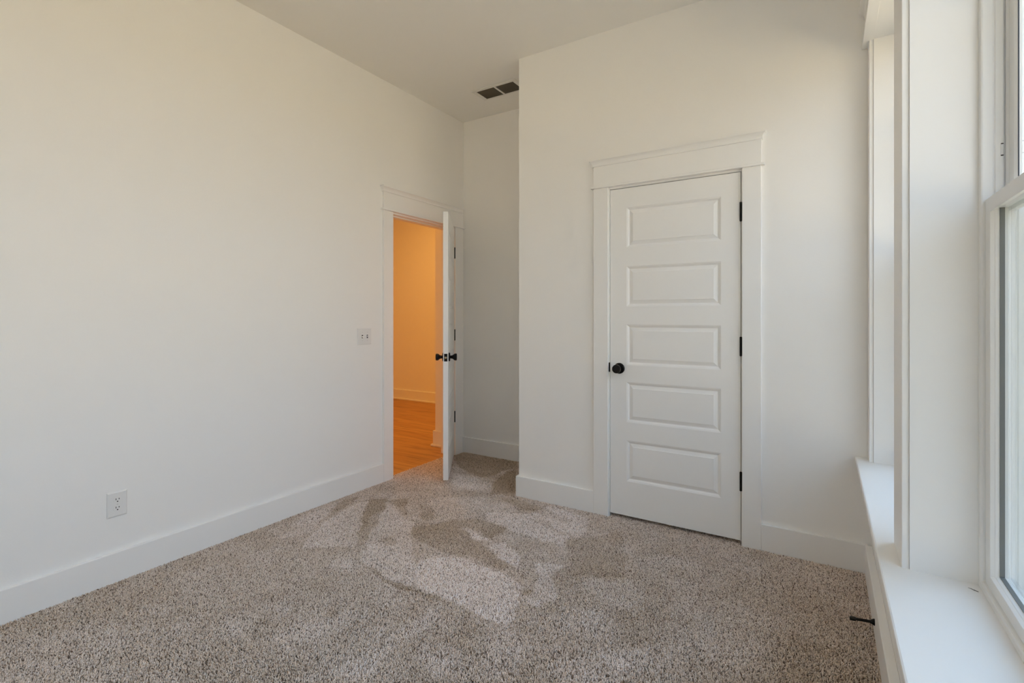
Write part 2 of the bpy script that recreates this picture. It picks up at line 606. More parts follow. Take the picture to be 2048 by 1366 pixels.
def pile_brush_shade(P):
    """0 = pile laid dark or painted alcove shade, 1 = pile laid light"""
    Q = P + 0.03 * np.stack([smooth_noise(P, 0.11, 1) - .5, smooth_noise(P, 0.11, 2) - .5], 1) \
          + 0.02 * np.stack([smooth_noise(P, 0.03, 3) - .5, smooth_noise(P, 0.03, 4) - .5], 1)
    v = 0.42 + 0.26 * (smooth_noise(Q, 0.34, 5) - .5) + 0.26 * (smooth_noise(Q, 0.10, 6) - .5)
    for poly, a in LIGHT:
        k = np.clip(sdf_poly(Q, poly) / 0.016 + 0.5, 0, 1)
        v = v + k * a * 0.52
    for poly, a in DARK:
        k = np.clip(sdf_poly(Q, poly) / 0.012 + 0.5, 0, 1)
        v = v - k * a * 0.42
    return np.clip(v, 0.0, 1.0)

mb = MB().box(-2.885, XR, YR, YB, -0.05, -0.010)
tag(mb.build('floor', M_BACKING), 'beige carpeted bedroom floor', 'floor', kind='structure')

def carpet_pile():
    sp = 0.0045
    xs = np.arange(-2.882, XR - BT + 0.002, sp)
    yy = np.arange(0.35, YB - BT + 0.002, sp)
    gx, gy = np.meshgrid(xs, yy)
    P = np.stack([gx.ravel(), gy.ravel()], 1)
    P = P + rng.uniform(-0.5, 0.5, P.shape) * sp * 1.3
    # keep what can show: in front of the camera and inside the room
    dep = -P[:, 0] * math.sin(A_) + P[:, 1] * math.cos(A_)
    lat = P[:, 0] * math.cos(A_) + P[:, 1] * math.sin(A_)
    keep = (dep > 1.35) & (np.abs(lat) < dep * 1.16 + 0.3)
    keep &= ~((P[:, 0] > XA - BT) & (P[:, 1] > YC - BT) & ~((P[:, 0] > CX0) & (P[:, 0] < CX1) & (P[:, 1] < YC + 0.06)))
    keep &= (P[:, 0] > XL + BT) | ((P[:, 1] > D1A) & (P[:, 1] < D1B))
    P = P[keep]
    n = len(P)
    br = pile_brush_shade(P)
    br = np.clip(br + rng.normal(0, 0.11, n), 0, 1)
    # lean of the pile: brushed areas lie towards the camera or away from it
    ang = 2 * math.pi * rng.random(n)
    lean = 0.0062 * np.sqrt(rng.random(n))[:, None] * np.stack([np.cos(ang), np.sin(ang)], 1)
    lean = lean + (br - 0.42)[:, None] * 0.007 * np.array([-0.4, 0.9])
    hgt = 0.0110 + rng.normal(0, 0.0015, n)
    rad = 0.00215 + rng.normal(0, 0.00025, n)
    tone = np.clip(rng.normal(0.5, 0.30, n), 0, 1)
    K = 4
    lev = [(0.25, 0.95), (0.80, 1.0)]
    rot = 2 * math.pi * rng.random(n)
    V = np.zeros((n, len(lev) * K + 1, 3), np.float32)
    for li, (t, rr) in enumerate(lev):
        for k in range(K):
            a = rot + 2 * math.pi * k / K + t * 1.2
            V[:, li * K + k, 0] = P[:, 0] + lean[:, 0] * t * t + np.cos(a) * rad * rr
            V[:, li * K + k, 1] = P[:, 1] + lean[:, 1] * t * t + np.sin(a) * rad * rr
            V[:, li * K + k, 2] = -0.0105 + hgt * t
    V[:, -1, 0] = P[:, 0] + lean[:, 0] * 1.05
    V[:, -1, 1] = P[:, 1] + lean[:, 1] * 1.05
    V[:, -1, 2] = -0.0105 + hgt
    nv = len(lev) * K + 1
    quads = []
    for li in range(len(lev) - 1):
        for k in range(K):
            k2 = (k + 1) % K
            quads.append((li * K + k, li * K + k2, (li + 1) * K + k2, (li + 1) * K + k))
    tl = (len(lev) - 1) * K
    tris = [(tl + k, tl + (k + 1) % K, nv - 1) for k in range(K)]
    pat = np.array([i for q in quads for i in q] + [i for t in tris for i in t], np.int32)
    sizes = np.array([4] * len(quads) + [3] * len(tris), np.int32)
    loops = (pat[None, :] + (np.arange(n, dtype=np.int32) * nv)[:, None]).ravel()
    psz = np.tile(sizes, n)
    starts = np.concatenate([[0], np.cumsum(psz)[:-1]]).astype(np.int32)
    me = bpy.data.meshes.new('carpet_pile')
    me.vertices.add(n * nv)
    me.vertices.foreach_set('co', V.reshape(-1))
    me.loops.add(len(loops))
    me.loops.foreach_set('vertex_index', loops)
    me.polygons.add(len(psz))
    me.polygons.foreach_set('loop_start', starts)
    me.polygons.foreach_set('use_smooth', np.ones(len(psz), bool))
    me.update(calc_edges=True)
    a = me.attributes.new('pile_brush_shade', 'FLOAT', 'POINT')
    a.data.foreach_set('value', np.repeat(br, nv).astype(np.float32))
    a = me.attributes.new('tuft_tone', 'FLOAT', 'POINT')
    a.data.foreach_set('value', np.repeat(tone, nv).astype(np.float32))
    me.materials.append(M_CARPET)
    o = bpy.data.objects.new('carpet_pile', me)
    COL.objects.link(o)
    print('tufts', n)
    return tag(o, 'speckled beige cut-pile carpet with lighter vacuum marks', 'carpet', kind='stuff')
carpet_pile()

# ------------------------------------------------------------------ baseboards
def base(name, boxes, label, shoe=None, h=BH):
    m = MB()
    for b_ in boxes:
        m.box(*b_[:4], -0.008, h)
    return tag(m.build(name, M_TRIM, bevel=0.003), label, 'baseboard', kind='structure')

base('baseboard_left', [(XL, XL + BT, YR, D1A - 0.104)], 'long white baseboard along the left wall')
base('baseboard_back', [(XL, XA - BT, YB - BT, YB)], 'short white baseboard in the alcove behind the open door')
m = MB().box(XA - BT, -1.248, YC - BT, YC, -0.008, BH).box(XA - BT, XA, YC, YB - BT, -0.008, BH)
tag(m.build('baseboard_front', M_TRIM, bevel=0.003), 'white baseboard wrapping the closet wall corner left of the closed door', 'baseboard', kind='structure')
base('baseboard_front_corner', [(-0.288, XR - BT, YC - BT, YC)], 'white baseboard between the closed door and the window wall')
base('baseboard_right', [(XR - 0.030, XR, YR, YC - BT)], 'white baseboard under the window sill')
base('baseboard_rear', [(XL + BT, XR - BT, YR, YR + BT)], 'white baseboard behind the camera')

def hall_base(name, boxes, shoes, label):
    m = MB()
    for b_ in boxes:
        m.box(*b_, -0.006, 0.145)
    o = m.build(name, M_TRIM, bevel=0.003)
    s = MB()
    for b_ in shoes:
        s.box(*b_, -0.006, 0.018)
    s.build('shoe_moulding', M_TRIM, o, bevel=0.006)
    return tag(o, label, 'baseboard', kind='structure')

hall_base('baseboard_hall_far', [(HX0, -3.205, HY1 - BT, HY1)], [(HX0, -3.24, HY1 - BT - 0.016, HY1 - BT)],
          'baseboard on the far lamp-lit hall wall')
hall_base('baseboard_hall_corner', [(-3.205 - BT, -3.085, 3.722 - BT, 3.722), (-3.205 - BT, -3.205, 3.722, HY1 - BT)],
          [(-3.205 - BT - 0.016, -3.085, 3.722 - BT - 0.016, 3.722 - BT), (-3.205 - BT - 0.016, -3.205 - BT, 3.722 - BT, HY1 - BT)],
          'baseboard wrapping the near hall corner beside the open door')

# ------------------------------------------------------------------ door casings
CROWN = [(0.0, 0.0), (0.0225, 0.0), (0.0245, 0.002), (0.0250, 0.0075), (0.0235, 0.009), (0.0240, 0.015), (0.0275, 0.023), (0.0335, 0.0295),
         (0.0385, 0.0325), (0.0412, 0.0345), (0.0415, 0.043), (0.0, 0.043)]

def crown_run(mb, frame0, frame1, ret0=0.0, ret1=0.0, out=None):
    """crown along a straight line with mitred returns; frame = origin on the wall at the header end"""
    o0, o1, outv, up = Vector(frame0), Vector(frame1), Vector(out), Vector((0, 0, 1))
    d = (o1 - o0).normalized()
    vs, fs = [], []
    n = len(CROWN)
    for (o, sgn, ret) in ((o0, -1, ret0), (o1, 1, ret1)):
        for (u, v) in CROWN:
            vs.append(o + outv * u + up * v + d * sgn * max(0.0, u - 0.0175) * (1 if ret else 0))
    for i in range(n):
        j = (i + 1) % n
        fs.append((i, j, n + j, n + i))
    # returns to the wall
    for e_, base_ in ((0, 0), (1, n)):
        k0 = len(vs)
        for (u, v) in CROWN:
            p = vs[base_ + CROWN.index((u, v))]
            vs.append(p - outv * ((p - (o0 if e_ == 0 else o1)).dot(outv)))
        for i in range(n - 1):
            fs.append((base_ + i, base_ + i + 1, k0 + i + 1, k0 + i))
    mb.add(vs, fs)

def door_casing(name, label, along, wallp, outv, a0, a1, top, oa0, oa1, depth0, depth1, ca0, ca1, ret=(True, True)):
    """along: 'X' or 'Y' axis of the wall; a0,a1 jamb faces; oa0,oa1 outer casing edges."""
    root = empty(name, (0, 0, 0), label, 'door casing', kind='structure')
    def bx(mb, s0, s1, d0, d1, z0, z1):
        # d measured out from the wall into the room
        if along == 'X':
            mb.box(s0, s1, wallp + outv * d0, wallp + outv * d1, z0, z1)
        else:
            mb.box(wallp + outv * d0, wallp + outv * d1, s0, s1, z0, z1)
    CT = 0.018
    zc = top + 0.012
    m = MB()
    bx(m, oa0, a0 - 0.006, 0.0, CT, -0.008, zc)
    m.build('side_casing', M_TRIM, root, bevel=0.002)
    m = MB()
    bx(m, a1 + 0.006, oa1, 0.0, CT, -0.008, zc)
    m.build('side_casing', M_TRIM, root, bevel=0.002)
    m = MB()
    bx(m, oa0, oa1, 0.0, CT, zc + 0.014, zc + 0.141)
    m.build('header_board', M_TRIM, root, bevel=0.001)
    m = MB()
    bx(m, ca0, ca1, 0.0, 0.030, zc, zc + 0.014)
    m.build('fillet', M_TRIM, root, bevel=0.0035, bseg=3)
    m = MB()
    zt = zc + 0.139
    if along == 'X':
        crown_run(m, (oa0, wallp, zt), (oa1, wallp, zt), ret[0], ret[1], (0, outv, 0))
    else:
        crown_run(m, (wallp, oa0, zt), (wallp, oa1, zt), ret[0], ret[1], (outv, 0, 0))
    m.build('crown', M_TRIM, root)
    # jambs with stops (depth0 room side, depth1 far side; negative = into the wall)
    m = MB()
    bx(m, a0 - 0.019, a0, depth0, depth1, -0.008, top + 0.019)
    bx(m, a0, a0 + 0.011, -0.042, -0.075, -0.008, top)
    m.build('jamb', M_TRIM, root, bevel=0.0015)
    m = MB()
    bx(m, a1, a1 + 0.019, depth0, depth1, -0.008, top + 0.019)
    bx(m, a1 - 0.011, a1, -0.042, -0.075, -0.008, top)
    m.build('jamb', M_TRIM, root, bevel=0.0015)
    m = MB()
    bx(m, a0, a1, depth0, depth1, top, top + 0.019)
    bx(m, a0, a1, -0.042, -0.075, top - 0.011, top)
    m.build('head_jamb', M_TRIM, root, bevel=0.0015)
    return root

t2 = door_casing('trim_2', 'white crowned door surround around the closed closet door', 'X', YC, -1, CX0, CX1, DTOP,
                 -1.248, -0.288, 0.0, -0.12, -1.264, -0.272)
t1 = door_casing('trim_1', 'white crowned door surround around the open hall doorway', 'Y', XL, 1, D1A, D1B, DTOP,
                 2.694, 3.662, 0.0, -0.146, 2.676, 3.690, ret=(True, False))
# casing on the hall side of the doorway
m = MB()
m.box(XH - 0.018, XH, 2.70, D1A - 0.006, -0.004, DTOP + 0.012)
m.box(XH - 0.018, XH, 2.70, D1B, DTOP + 0.012, DTOP + 0.15)
m.build('hall_side_casing', M_TRIM, t1, bevel=0.002)

# ------------------------------------------------------------------ five-panel doors
PROF = [(0.0, 0.0), (0.003, -0.0012), (0.008, -0.0030), (0.015, -0.0090), (0.0185, -0.0095), (0.0375, -0.0035), (0.0385, -0.0015)]

def door_slab(W, Hd, T, panels):
    """local: x from hinge edge 0..W, y=0 is the front face (looking -Y), back at y=T, z 0..Hd"""
    m = MB()
    px0, px1 = panels[0][0], panels[0][1]
    zs = [0.0]
    for (_, _, a, b) in sorted(panels, key=lambda p: p[2]):
        zs += [a, b]
    zs.append(Hd)
    for (y, sg) in ((0.0, 1.0), (T, -1.0)):
        def q(x0, x1, z0, z1):
            m.add([(x0, y, z0), (x1, y, z0), (x1, y, z1), (x0, y, z1)], [(0, 1, 2, 3)])
        for i in range(len(zs) - 1):
            q(0, px0, zs[i], zs[i + 1])
            q(px1, W, zs[i], zs[i + 1])
            if i % 2 == 0:
                q(px0, px1, zs[i], zs[i + 1])
        for (x0, x1, z0, z1) in panels:
            vs, fs = [], []
            for (d, dep) in PROF:
                yy = y - sg * dep
                vs += [(x0 + d, yy, z0 + d), (x1 - d, yy, z0 + d), (x1 - d, yy, z1 - d), (x0 + d, yy, z1 - d)]
            for k in range(len(PROF) - 1):
                for c in range(4):
                    c2 = (c + 1) % 4
                    fs.append((k * 4 + c, k * 4 + c2, k * 4 + 4 + c2, k * 4 + 4 + c))
            k = len(PROF) - 1
            fs.append((k * 4, k * 4 + 1, k * 4 + 2, k * 4 + 3))
            m.add(vs, fs)
    # edges
    for i in range(len(zs) - 1):
        m.add([(0, 0, zs[i]), (0, T, zs[i]), (0, T, zs[i + 1]), (0, 0, zs[i + 1])], [(0, 1, 2, 3)])
        m.add([(W, 0, zs[i]), (W, T, zs[i]), (W, T, zs[i + 1]), (W, 0, zs[i + 1])], [(0, 1, 2, 3)])
    for (x0, x1) in ((0, px0), (px0, px1), (px1, W)):
        for z in (0, Hd):
            m.add([(x0, 0, z), (x1, 0, z), (x1, T, z), (x0, T, z)], [(0, 1, 2, 3)])
    return m

def weld(o):
    bm = bmesh.new()
    bm.from_mesh(o.data)
    bmesh.ops.remove_doubles(bm, verts=bm.verts, dist=1e-5)
    bmesh.ops.recalc_face_normals(bm, faces=bm.faces)
    bm.to_mesh(o.data)
    bm.free()

KNOB = [(0.0, 0.012), (0.016, 0.0115), (0.026, 0.013), (0.034, 0.018), (0.040, 0.024), (0.046, 0.0265), (0.056, 0.0268), (0.060, 0.0255), (0.0615, 0.021), (0.062, 0.0)]
ROSE = [(0.0, 0.0335), (0.006, 0.0335), (0.009, 0.031), (0.010, 0.027), (0.0102, 0.0)]

def knob_set(parent, x, y, z, axis):
    k = MB().lathe(KNOB, (x, y, z), axis, 40, cap=False).build('knob', M_BLACK, parent)
    MB().lathe(ROSE, (x, y, z), axis, 40, cap=False).build('rose', M_BLACK, k)
    return k

def hinge(parent, x, y, z, hh=0.095, leaf_y=None, leaf_dir=1):
    m = MB()
    m.cyl((x, y, z - hh / 2), (x, y, z + hh / 2), 0.0062, 16)
    m.lathe([(0, 0.0062), (0.003, 0.0066), (0.006, 0.003)], (x, y, z + hh / 2), (0, 0, 1), 16)
    m.lathe([(0, 0.0062), (0.003, 0.0066), (0.006, 0.003)], (x, y, z - hh / 2), (0, 0, -1), 16)
    h_ = m.build('hinge', M_BLACK, parent)
    l = MB()
    for (k, s0, s1) in ((0, -0.5, -0.12), (1, 0.12, 0.5)):
        pass
    return h_

PZ = [(1.674, 1.921), (1.310, 1.558), (0.950, 1.199), (0.597, 0.845), (0.233, 0.485)]

# closed closet door (hinged on its right)
DZ = 0.020
d1 = empty('door_1', (CX0 + 0.003, YC + 0.001, DZ), 'closed white five-panel closet door with black knob and hinges', 'door', kind='structure')
W1 = CX1 - CX0 - 0.0065
panels = [(-1.037 - (CX0 + 0.003), -0.492 - (CX0 + 0.003), a - DZ, b - DZ) for a, b in PZ]
s = door_slab(W1, 2.021, 0.035, panels).build('door_slab', M_TRIM, d1)
weld(s)
knob_set(d1, -1.083 - (CX0 + 0.003), 0.0, 0.927 - DZ, (0, -1, 0))
for zc in (1.823, 1.084, 0.345):
    hinge(d1, W1 + 0.0015, -0.005, zc - DZ)
# strike plate on the closet jamb
m = MB()
prof = [(0, -0.030), (0.0, 0.030), (0.012, 0.024), (0.015, 0.018), (0.015, -0.018), (0.012, -0.024)]
m.sweep([(-u, v) for u, v in prof], [((CX0 - 0.0005, YC - 0.0012, 0.931), (1, 0, 0), (0, 0, 1)), ((CX0 - 0.0005, YC + 0.001, 0.931), (1, 0, 0), (0, 0, 1))])
m.box(CX0 - 0.0005, CX0 + 0.0012, YC - 0.0012, YC + 0.03, 0.931 - 0.03, 0.931 + 0.03)
m.build('strike_plate', M_BLACK, t2)

# open hall door (hinged at the far jamb, swung into the room)
T2 = 0.038
pin = Vector((XL + 0.010, D1B + 0.001, 0.018))
free = Vector((-2.394, 2.926, 0.018))
dirv = (free - pin)
ang = math.atan2(dirv.y, dirv.x)
d2 = empty('door_2', pin, 'white five-panel hall door standing open, seen nearly edge on', 'door', rz=ang, kind='structure')
# local x along the door, local +y is on the room-face side
W2 = 0.748
panels = [(0.105, W2 - 0.105, a - 0.018, b - 0.018) for a, b in PZ]
sl = door_slab(W2, 2.02, T2, panels)
sl.v = [(x + 0.004, y - T2 - 0.0005, z) for (x, y, z) in sl.v]
s2 = sl.build('door_slab', M_TRIM, d2)
weld(s2)
zk = 0.940
knob_set(d2, W2 - 0.058, -0.0005, zk - 0.018, (0, 1, 0))
knob_set(d2, W2 - 0.058, -T2 - 0.0005, zk - 0.018, (0, -1, 0))
lp = MB().box(W2 + 0.0035, W2 + 0.0050, -T2 / 2 - 0.0125, -T2 / 2 + 0.0125, zk - 0.018 - 0.029, zk - 0.018 + 0.029).build('latch_plate', M_BLACK, d2, bevel=0.0006)
MB().lathe([(0, 0.0085), (0.008, 0.0080), (0.010, 0.0055), (0.0105, 0.0)], (W2 + 0.0045, -T2 / 2, zk - 0.018), (1, 0, 0), 20, cap=False).build('latch_bolt', M_BRASS, lp)
for zc in (1.823, 1.084, 0.347):
    m = MB()
    m.cyl((0, 0.0, zc - 0.018 - 0.045), (0, 0.0, zc - 0.018 + 0.045), 0.0085, 16)
    m.lathe([(0, 0.0085), (0.003, 0.009), (0.006, 0.004)], (0, 0.0, zc - 0.018 + 0.045), (0, 0, 1), 16)
    m.lathe([(0, 0.0085), (0.003, 0.009), (0.006, 0.004)], (0, 0.0, zc - 0.018 - 0.045), (0, 0, -1), 16)
    # leaf on the door edge and leaf on the jamb
    m.box(0.0022, 0.0042, -0.030, 0.0, zc - 0.018 - 0.044, zc - 0.018 + 0.044)
    h_ = m.build('hinge', M_BLACK, d2)
for zc in (1.823, 1.084, 0.347):
    MB().box(XL - 0.030, XL + 0.0045, D1B - 0.0015, D1B + 0.0002, zc - 0.045, zc + 0.045).build('hinge_leaf', M_BLACK, t1)

# ------------------------------------------------------------------ windows
XF = 0.334       # inner face of the window frame
def window(name, y0, y1, label):
    root = empty(name, (0, 0, 0), label, 'window', kind='structure')
    # frame: profile swept round the opening; u = into the opening, w = outwards (+X)
    def ring(prof, inset, nm, mat, par, bevel=0.0, za=Z0, zb=Z1):
        m = MB()
        a, b, c, d = y0 + inset, y1 - inset, za + inset, zb - inset
        fr = [((0, a, c), (0, 1, 1)), ((0, b, c), (0, -1, 1)), ((0, b, d), (0, -1, -1)), ((0, a, d), (0, 1, -1))]
        vs, fs = [], []
        n = len(prof)
        for (o, k) in fr:
            for (u, w) in prof:
                vs.append((w, o[1] + k[1] * u, o[2] + k[2] * u))
        for f in range(4):
            g = (f + 1) % 4
            for i in range(n):
                j = (i + 1) % n
                fs.append((f * n + i, f * n + j, g * n + j, g * n + i))
        m.add(vs, fs)
        return m.build(nm, mat, par, bevel=bevel)
    fprof = [(0.0, XF), (0.013, XF), (0.017, XF + 0.002), (0.018, XF + 0.005), (0.018, XF + 0.023), (0.0150, XF + 0.026), (0.018, XF + 0.029),
             (0.018, XF + 0.043), (0.010, XF + 0.0435), (0.010, XF + 0.047), (0.018, XF + 0.0475), (0.018, XF + 0.064), (0.012, XF + 0.0655),
             (0.012, XF + 0.069), (0.0175, XF + 0.071), (0.018, XF + 0.084), (0.013, XF + 0.085), (0.013, XF + 0.089), (0.019, XF + 0.090),
             (0.019, XF + 0.118), (0.0, XF + 0.118)]
    fprof = fprof[::-1]
    fr = ring(fprof, 0.0, 'window_frame', M_VINYL, root)
    # frame latch clip in the sash channel of the far side
    zm = 1.525
    XS = XF + 0.0095      # inner face of the lower sash
    def sash(nm, xs, za, zb, rail_b, rail_t, stile, bd, gd, gmat, top_slope=-1):
        ya, yb = y0 + 0.019, y1 - 0.019
        m = MB()
        gx = xs + bd + gd
        # solid members with a sloped glazing bead towards the glass
        outl = [(ya, za), (yb, za), (yb, zb), (ya, zb)]
        ins = [(ya + stile, za + rail_b), (yb - stile, za + rail_b), (yb - stile, zb - rail_t), (ya + stile, zb - rail_t)]
        def off(pts, d):
            # the underside of the top rail slopes up towards the glass
            s_ = [(1, 1), (-1, 1), (-1, top_slope), (1, top_slope)]
            return [(p[0] + a * d, p[1] + b * d) for p, (a, b) in zip(pts, s_)]
        loops = [(gx + 0.008, outl), (xs, outl), (xs, ins), (xs + bd * 0.5, off(ins, 0.0030)), (xs + bd * 0.53, off(ins, 0.0038)),
                 (xs + bd, off(ins, 0.0060)), (gx + 0.008, off(ins, 0.0060)), (gx + 0.008, outl)]
        vs, fs = [], []
        for (x, pts) in loops[:-1]:
            vs += [(x, p[0], p[1]) for p in pts]
        n = len(loops) - 1
        for k in range(n):
            k2 = (k + 1) % n
            for c in range(4):
                c2 = (c + 1) % 4
                fs.append((k * 4 + c, k * 4 + c2, k2 * 4 + c2, k2 * 4 + c))
        m.add(vs, fs)
        so = m.build(nm, M_VINYL, root, bevel=0.0012)
        # dark glazing gasket
        i0 = off(ins, 0.0061)
        i1 = off(ins, 0.0075)
        g = MB()
        vs, fs = [], []
        for (x, pts) in ((xs + bd + 0.0002, i0), (xs + bd + 0.0002, i1), (gx + 0.001, i1), (gx + 0.001, i0)):
            vs += [(x, p[0], p[1]) for p in pts]
        for k in range(4):
            k2 = (k + 1) % 4
            for c in range(4):
                c2 = (c + 1) % 4
                fs.append((k * 4 + c, k * 4 + c2, k2 * 4 + c2, k2 * 4 + c))
        g.add(vs, fs)
        g.build('gasket', gmat, so)
        # double glazing: two thin panes
        for (x, nmx) in ((gx, 'pane'), (gx + 0.006, 'pane')):
            MB().add([(x, i0[0][0], i0[0][1]), (x, i0[1][0], i0[1][1]), (x, i0[2][0], i0[2][1]), (x, i0[3][0], i0[3][1])],
                     [(0, 1, 2, 3)]).build(nmx, M_GLASS, so)
        return so
    sash('lower_sash', XS, Z0 + 0.018, 1.541, 0.030, 0.036, 0.040, 0.016, 0.0085, M_SPACER, 1.0)
    up = sash('upper_sash', XF + 0.053, 1.508, Z1 - 0.019, 0.036, 0.032, 0.038, 0.005, 0.0014, M_RUBBER)
    MB().box(XF + 0.0615, XF + 0.0735, y0 + 0.058, y1 - 0.058, 2.035, 2.057).build('muntin', M_VINYL, up, bevel=0.003)
    # insect screen outside the lower sash
    sc = MB()
    a_, b_, c_, d_, x_ = y0 + 0.020, y1 - 0.020, Z0 + 0.020, 1.530, XF + 0.098
    sc.box(x_, x_ + 0.008, a_, a_ + 0.014, c_, d_).box(x_, x_ + 0.008, b_ - 0.014, b_, c_, d_)
    sc.box(x_, x_ + 0.008, a_ + 0.014, b_ - 0.014, c_, c_ + 0.014).box(x_, x_ + 0.008, a_ + 0.014, b_ - 0.014, d_ - 0.014, d_)
    so = sc.build('screen_frame', M_VINYL, root)
    MB().add([(x_ + 0.004, a_ + 0.014, c_ + 0.014), (x_ + 0.004, b_ - 0.014, c_ + 0.014), (x_ + 0.004, b_ - 0.014, d_ - 0.014), (x_ + 0.004, a_ + 0.014, d_ - 0.014)],
             [(0, 1, 2, 3)]).build('insect_screen', M_SCREEN, so)
    # sash stop clips in the side channels
    for (yy, sg) in ((y1 - 0.018, -1), (y0 + 0.018, 1)):
        c = MB().box(XF + 0.0375, XF + 0.0429, yy, yy + sg * 0.0012, 1.650, 1.679).build('sash_clip', M_VINYL, root, bevel=0.001)
        MB().box(XF + 0.038, XF + 0.0428, yy, yy + sg * 0.0015, 1.6765, 1.679).box(XF + 0.038, XF + 0.0428, yy, yy + sg * 0.0015, 1.6475, 1.650).build('clip_notch', M_SLOT, c)
    # jamb extension boards from the frame to the casing
    m = MB().box(XR, XF, y1, y1 + 0.018, Z0 - 0.02, Z1 + 0.018)
    m.build('side_jamb', M_TRIM, root)
    m = MB().box(XR, XF, y0 - 0.018, y0, Z0 - 0.02, Z1 + 0.018)
    m.build('side_jamb', M_TRIM, root)
    m = MB().box(XR, XF, y0, y1, Z1, Z1 + 0.018)
    m.build('head_jamb', M_TRIM, root)
    # exterior frame brick-mould
    m = MB().box(XO - 0.02, XO + 0.03, y1, y1 + 0.05, Z0 - 0.05, Z1 + 0.05).box(XO - 0.02, XO + 0.03, y0 - 0.05, y0, Z0 - 0.05, Z1 + 0.05)
    m.box(XO - 0.02, XO + 0.03, y0, y1, Z1, Z1 + 0.05).box(XO - 0.04, XO + 0.06, y0 - 0.05, y1 + 0.05, Z0 - 0.05, Z0 - 0.005)
    m.build('exterior_trim', M_VINYL, root)
    return root

window('window_1', *WINS[0], 'nearest white double-hung window, cut off by the right edge of the photo')
window('window_2', *WINS[1], 'farther white window beside the closet wall, mostly hidden by the trim between')
window('added_window_side', *WINS[2], 'third white window added beside the camera for light, out of view')  # unseen extra window that brightens the room

w4 = window('added_window_rear', RW[0], RW[1], 'white window added in the wall behind the camera for fill light, out of view')  # unseen window added to fill the room from the camera side
w4.rotation_euler = (0, 0, R(-90))
w4.location = (0, YR + XR, 0)
MB().box(RW[0] - 0.1, RW[1] + 0.1, YR - (XF - XR), YR + 0.05, Z0 - 0.026, Z0).build('window_sill', M_TRIM, None, bevel=0.004)
bpy.data.objects['window_sill'].name = 'trim_5'
tag(bpy.data.objects['trim_5'], 'white sill of the added window behind the camera', 'window sill', kind='structure')

# window trim
tw = empty('trim_3', (0, 0, 0), 'white crowned window surround with flat casings between the windows', 'window trim', kind='structure')
CTW = 0.017
zc = Z1 - 0.001
for (a, b) in ((1.727, 1.905), (2.905, 2.985), (0.549, 0.727), (-0.531, -0.451)):
    MB().box(XR - CTW, XR, a, b, Z0 - 0.004, zc + 0.002).build('side_casing', M_TRIM, tw, bevel=0.002)
MB().box(XR - CTW, XR, -0.531, 2.985, zc + 0.014, zc + 0.141).build('header_board', M_TRIM, tw, bevel=0.001)
MB().box(XR - 0.042, XR, -0.548, 2.989, zc, zc + 0.014).build('fillet', M_TRIM, tw, bevel=0.0012)
m = MB()
crown_run(m, (XR, 2.985, zc + 0.139), (XR, -0.531, zc + 0.139), False, True, (-1.3, 0, 0))
m.build('crown', M_TRIM, tw)

m = MB().box(0.127, XF + 0.02, -0.62, 2.990, Z0 - 0.026, Z0)
tag(m.build('trim_4', M_TRIM, bevel=0.005, ), 'long deep white window sill running under the windows', 'window sill', kind='structure')

# ------------------------------------------------------------------ ceiling return vent
v = empty('ceiling_vent', (-2.19, 3.31, H), 'white framed return air vent with two dark openings in the alcove ceiling', 'vent')
def vbox(mb, x0, x1, y0, y1, z0, z1):
    mb.box(x0 + 2.19, x1 + 2.19, y0 - 3.31, y1 - 3.31, z0 - H, z1 - H)
VX = (-2.395, -2.361, -2.198, -2.181, -2.020, -1.986)
VY = (3.213, 3.241, 3.387, 3.404)
m = MB()
vbox(m, VX[0], VX[5], VY[0], VY[1], H - 0.007, H - 0.0005)
vbox(m, VX[0], VX[5], VY[2], VY[3], H - 0.007, H - 0.0005)
vbox(m, VX[0], VX[1], VY[1], VY[2], H - 0.007, H - 0.0005)
vbox(m, VX[4], VX[5], VY[1], VY[2], H - 0.007, H - 0.0005)
vbox(m, VX[2], VX[3], VY[1], VY[2], H - 0.007, H - 0.0005)
m.build('frame', M_VENT, v, bevel=0.002)
m = MB()
vbox(m, VX[1] - 0.001, VX[4] + 0.001, VY[1] - 0.001, VY[2] + 0.001, H - 0.0012, H - 0.0006)
m.build('backing', M_DARK, v)
for (a, b) in ((VX[1], VX[2]), (VX[3], VX[4])):
    m = MB()
    n = 12
    for k in range(n):
        yc = VY[1] + (k + 0.5) * (VY[2] - VY[1]) / n
        w = 0.0042
        m.add([(a + 2.19, yc - w - 3.31, -0.0015), (b + 2.19, yc - w - 3.31, -0.0015), (b + 2.19, yc + w - 3.31, -0.0058), (a + 2.19, yc + w - 3.31, -0.0058),
               (a + 2.19, yc - w - 3.31, -0.0021), (b + 2.19, yc - w - 3.31, -0.0021), (b + 2.19, yc + w - 3.31, -0.0064), (a + 2.19, yc + w - 3.31, -0.0064)],
              [(0, 1, 2, 3), (7, 6, 5, 4), (0, 4, 5, 1), (1, 5, 6, 2), (2, 6, 7, 3), (3, 7, 4, 0)])
    m.build('louvres', M_VENTSLAT, v)

# ------------------------------------------------------------------ switch and outlets
def plate_mesh(w, h, t=0.0065):
    """dished cover plate in local y (width) / z, standing out along +x"""
    m = MB()
    vs = []
    for (x, ins) in ((0.0, 0.0), (t * 0.55, 0.0), (t, 0.005)):
        a, b = w / 2 - ins, h / 2 - ins
        vs += [(x, -a, -b), (x, a, -b), (x, a, b), (x, -a, b)]
    fs = [(3, 2, 1, 0), (8, 9, 10, 11)]
    for k in range(2):
        for c in range(4):
            c2 = (c + 1) % 4
            fs.append((k * 4 + c, k * 4 + c2, k * 4 + 4 + c2, k * 4 + 4 + c))
    m.add(vs, fs)
    return m

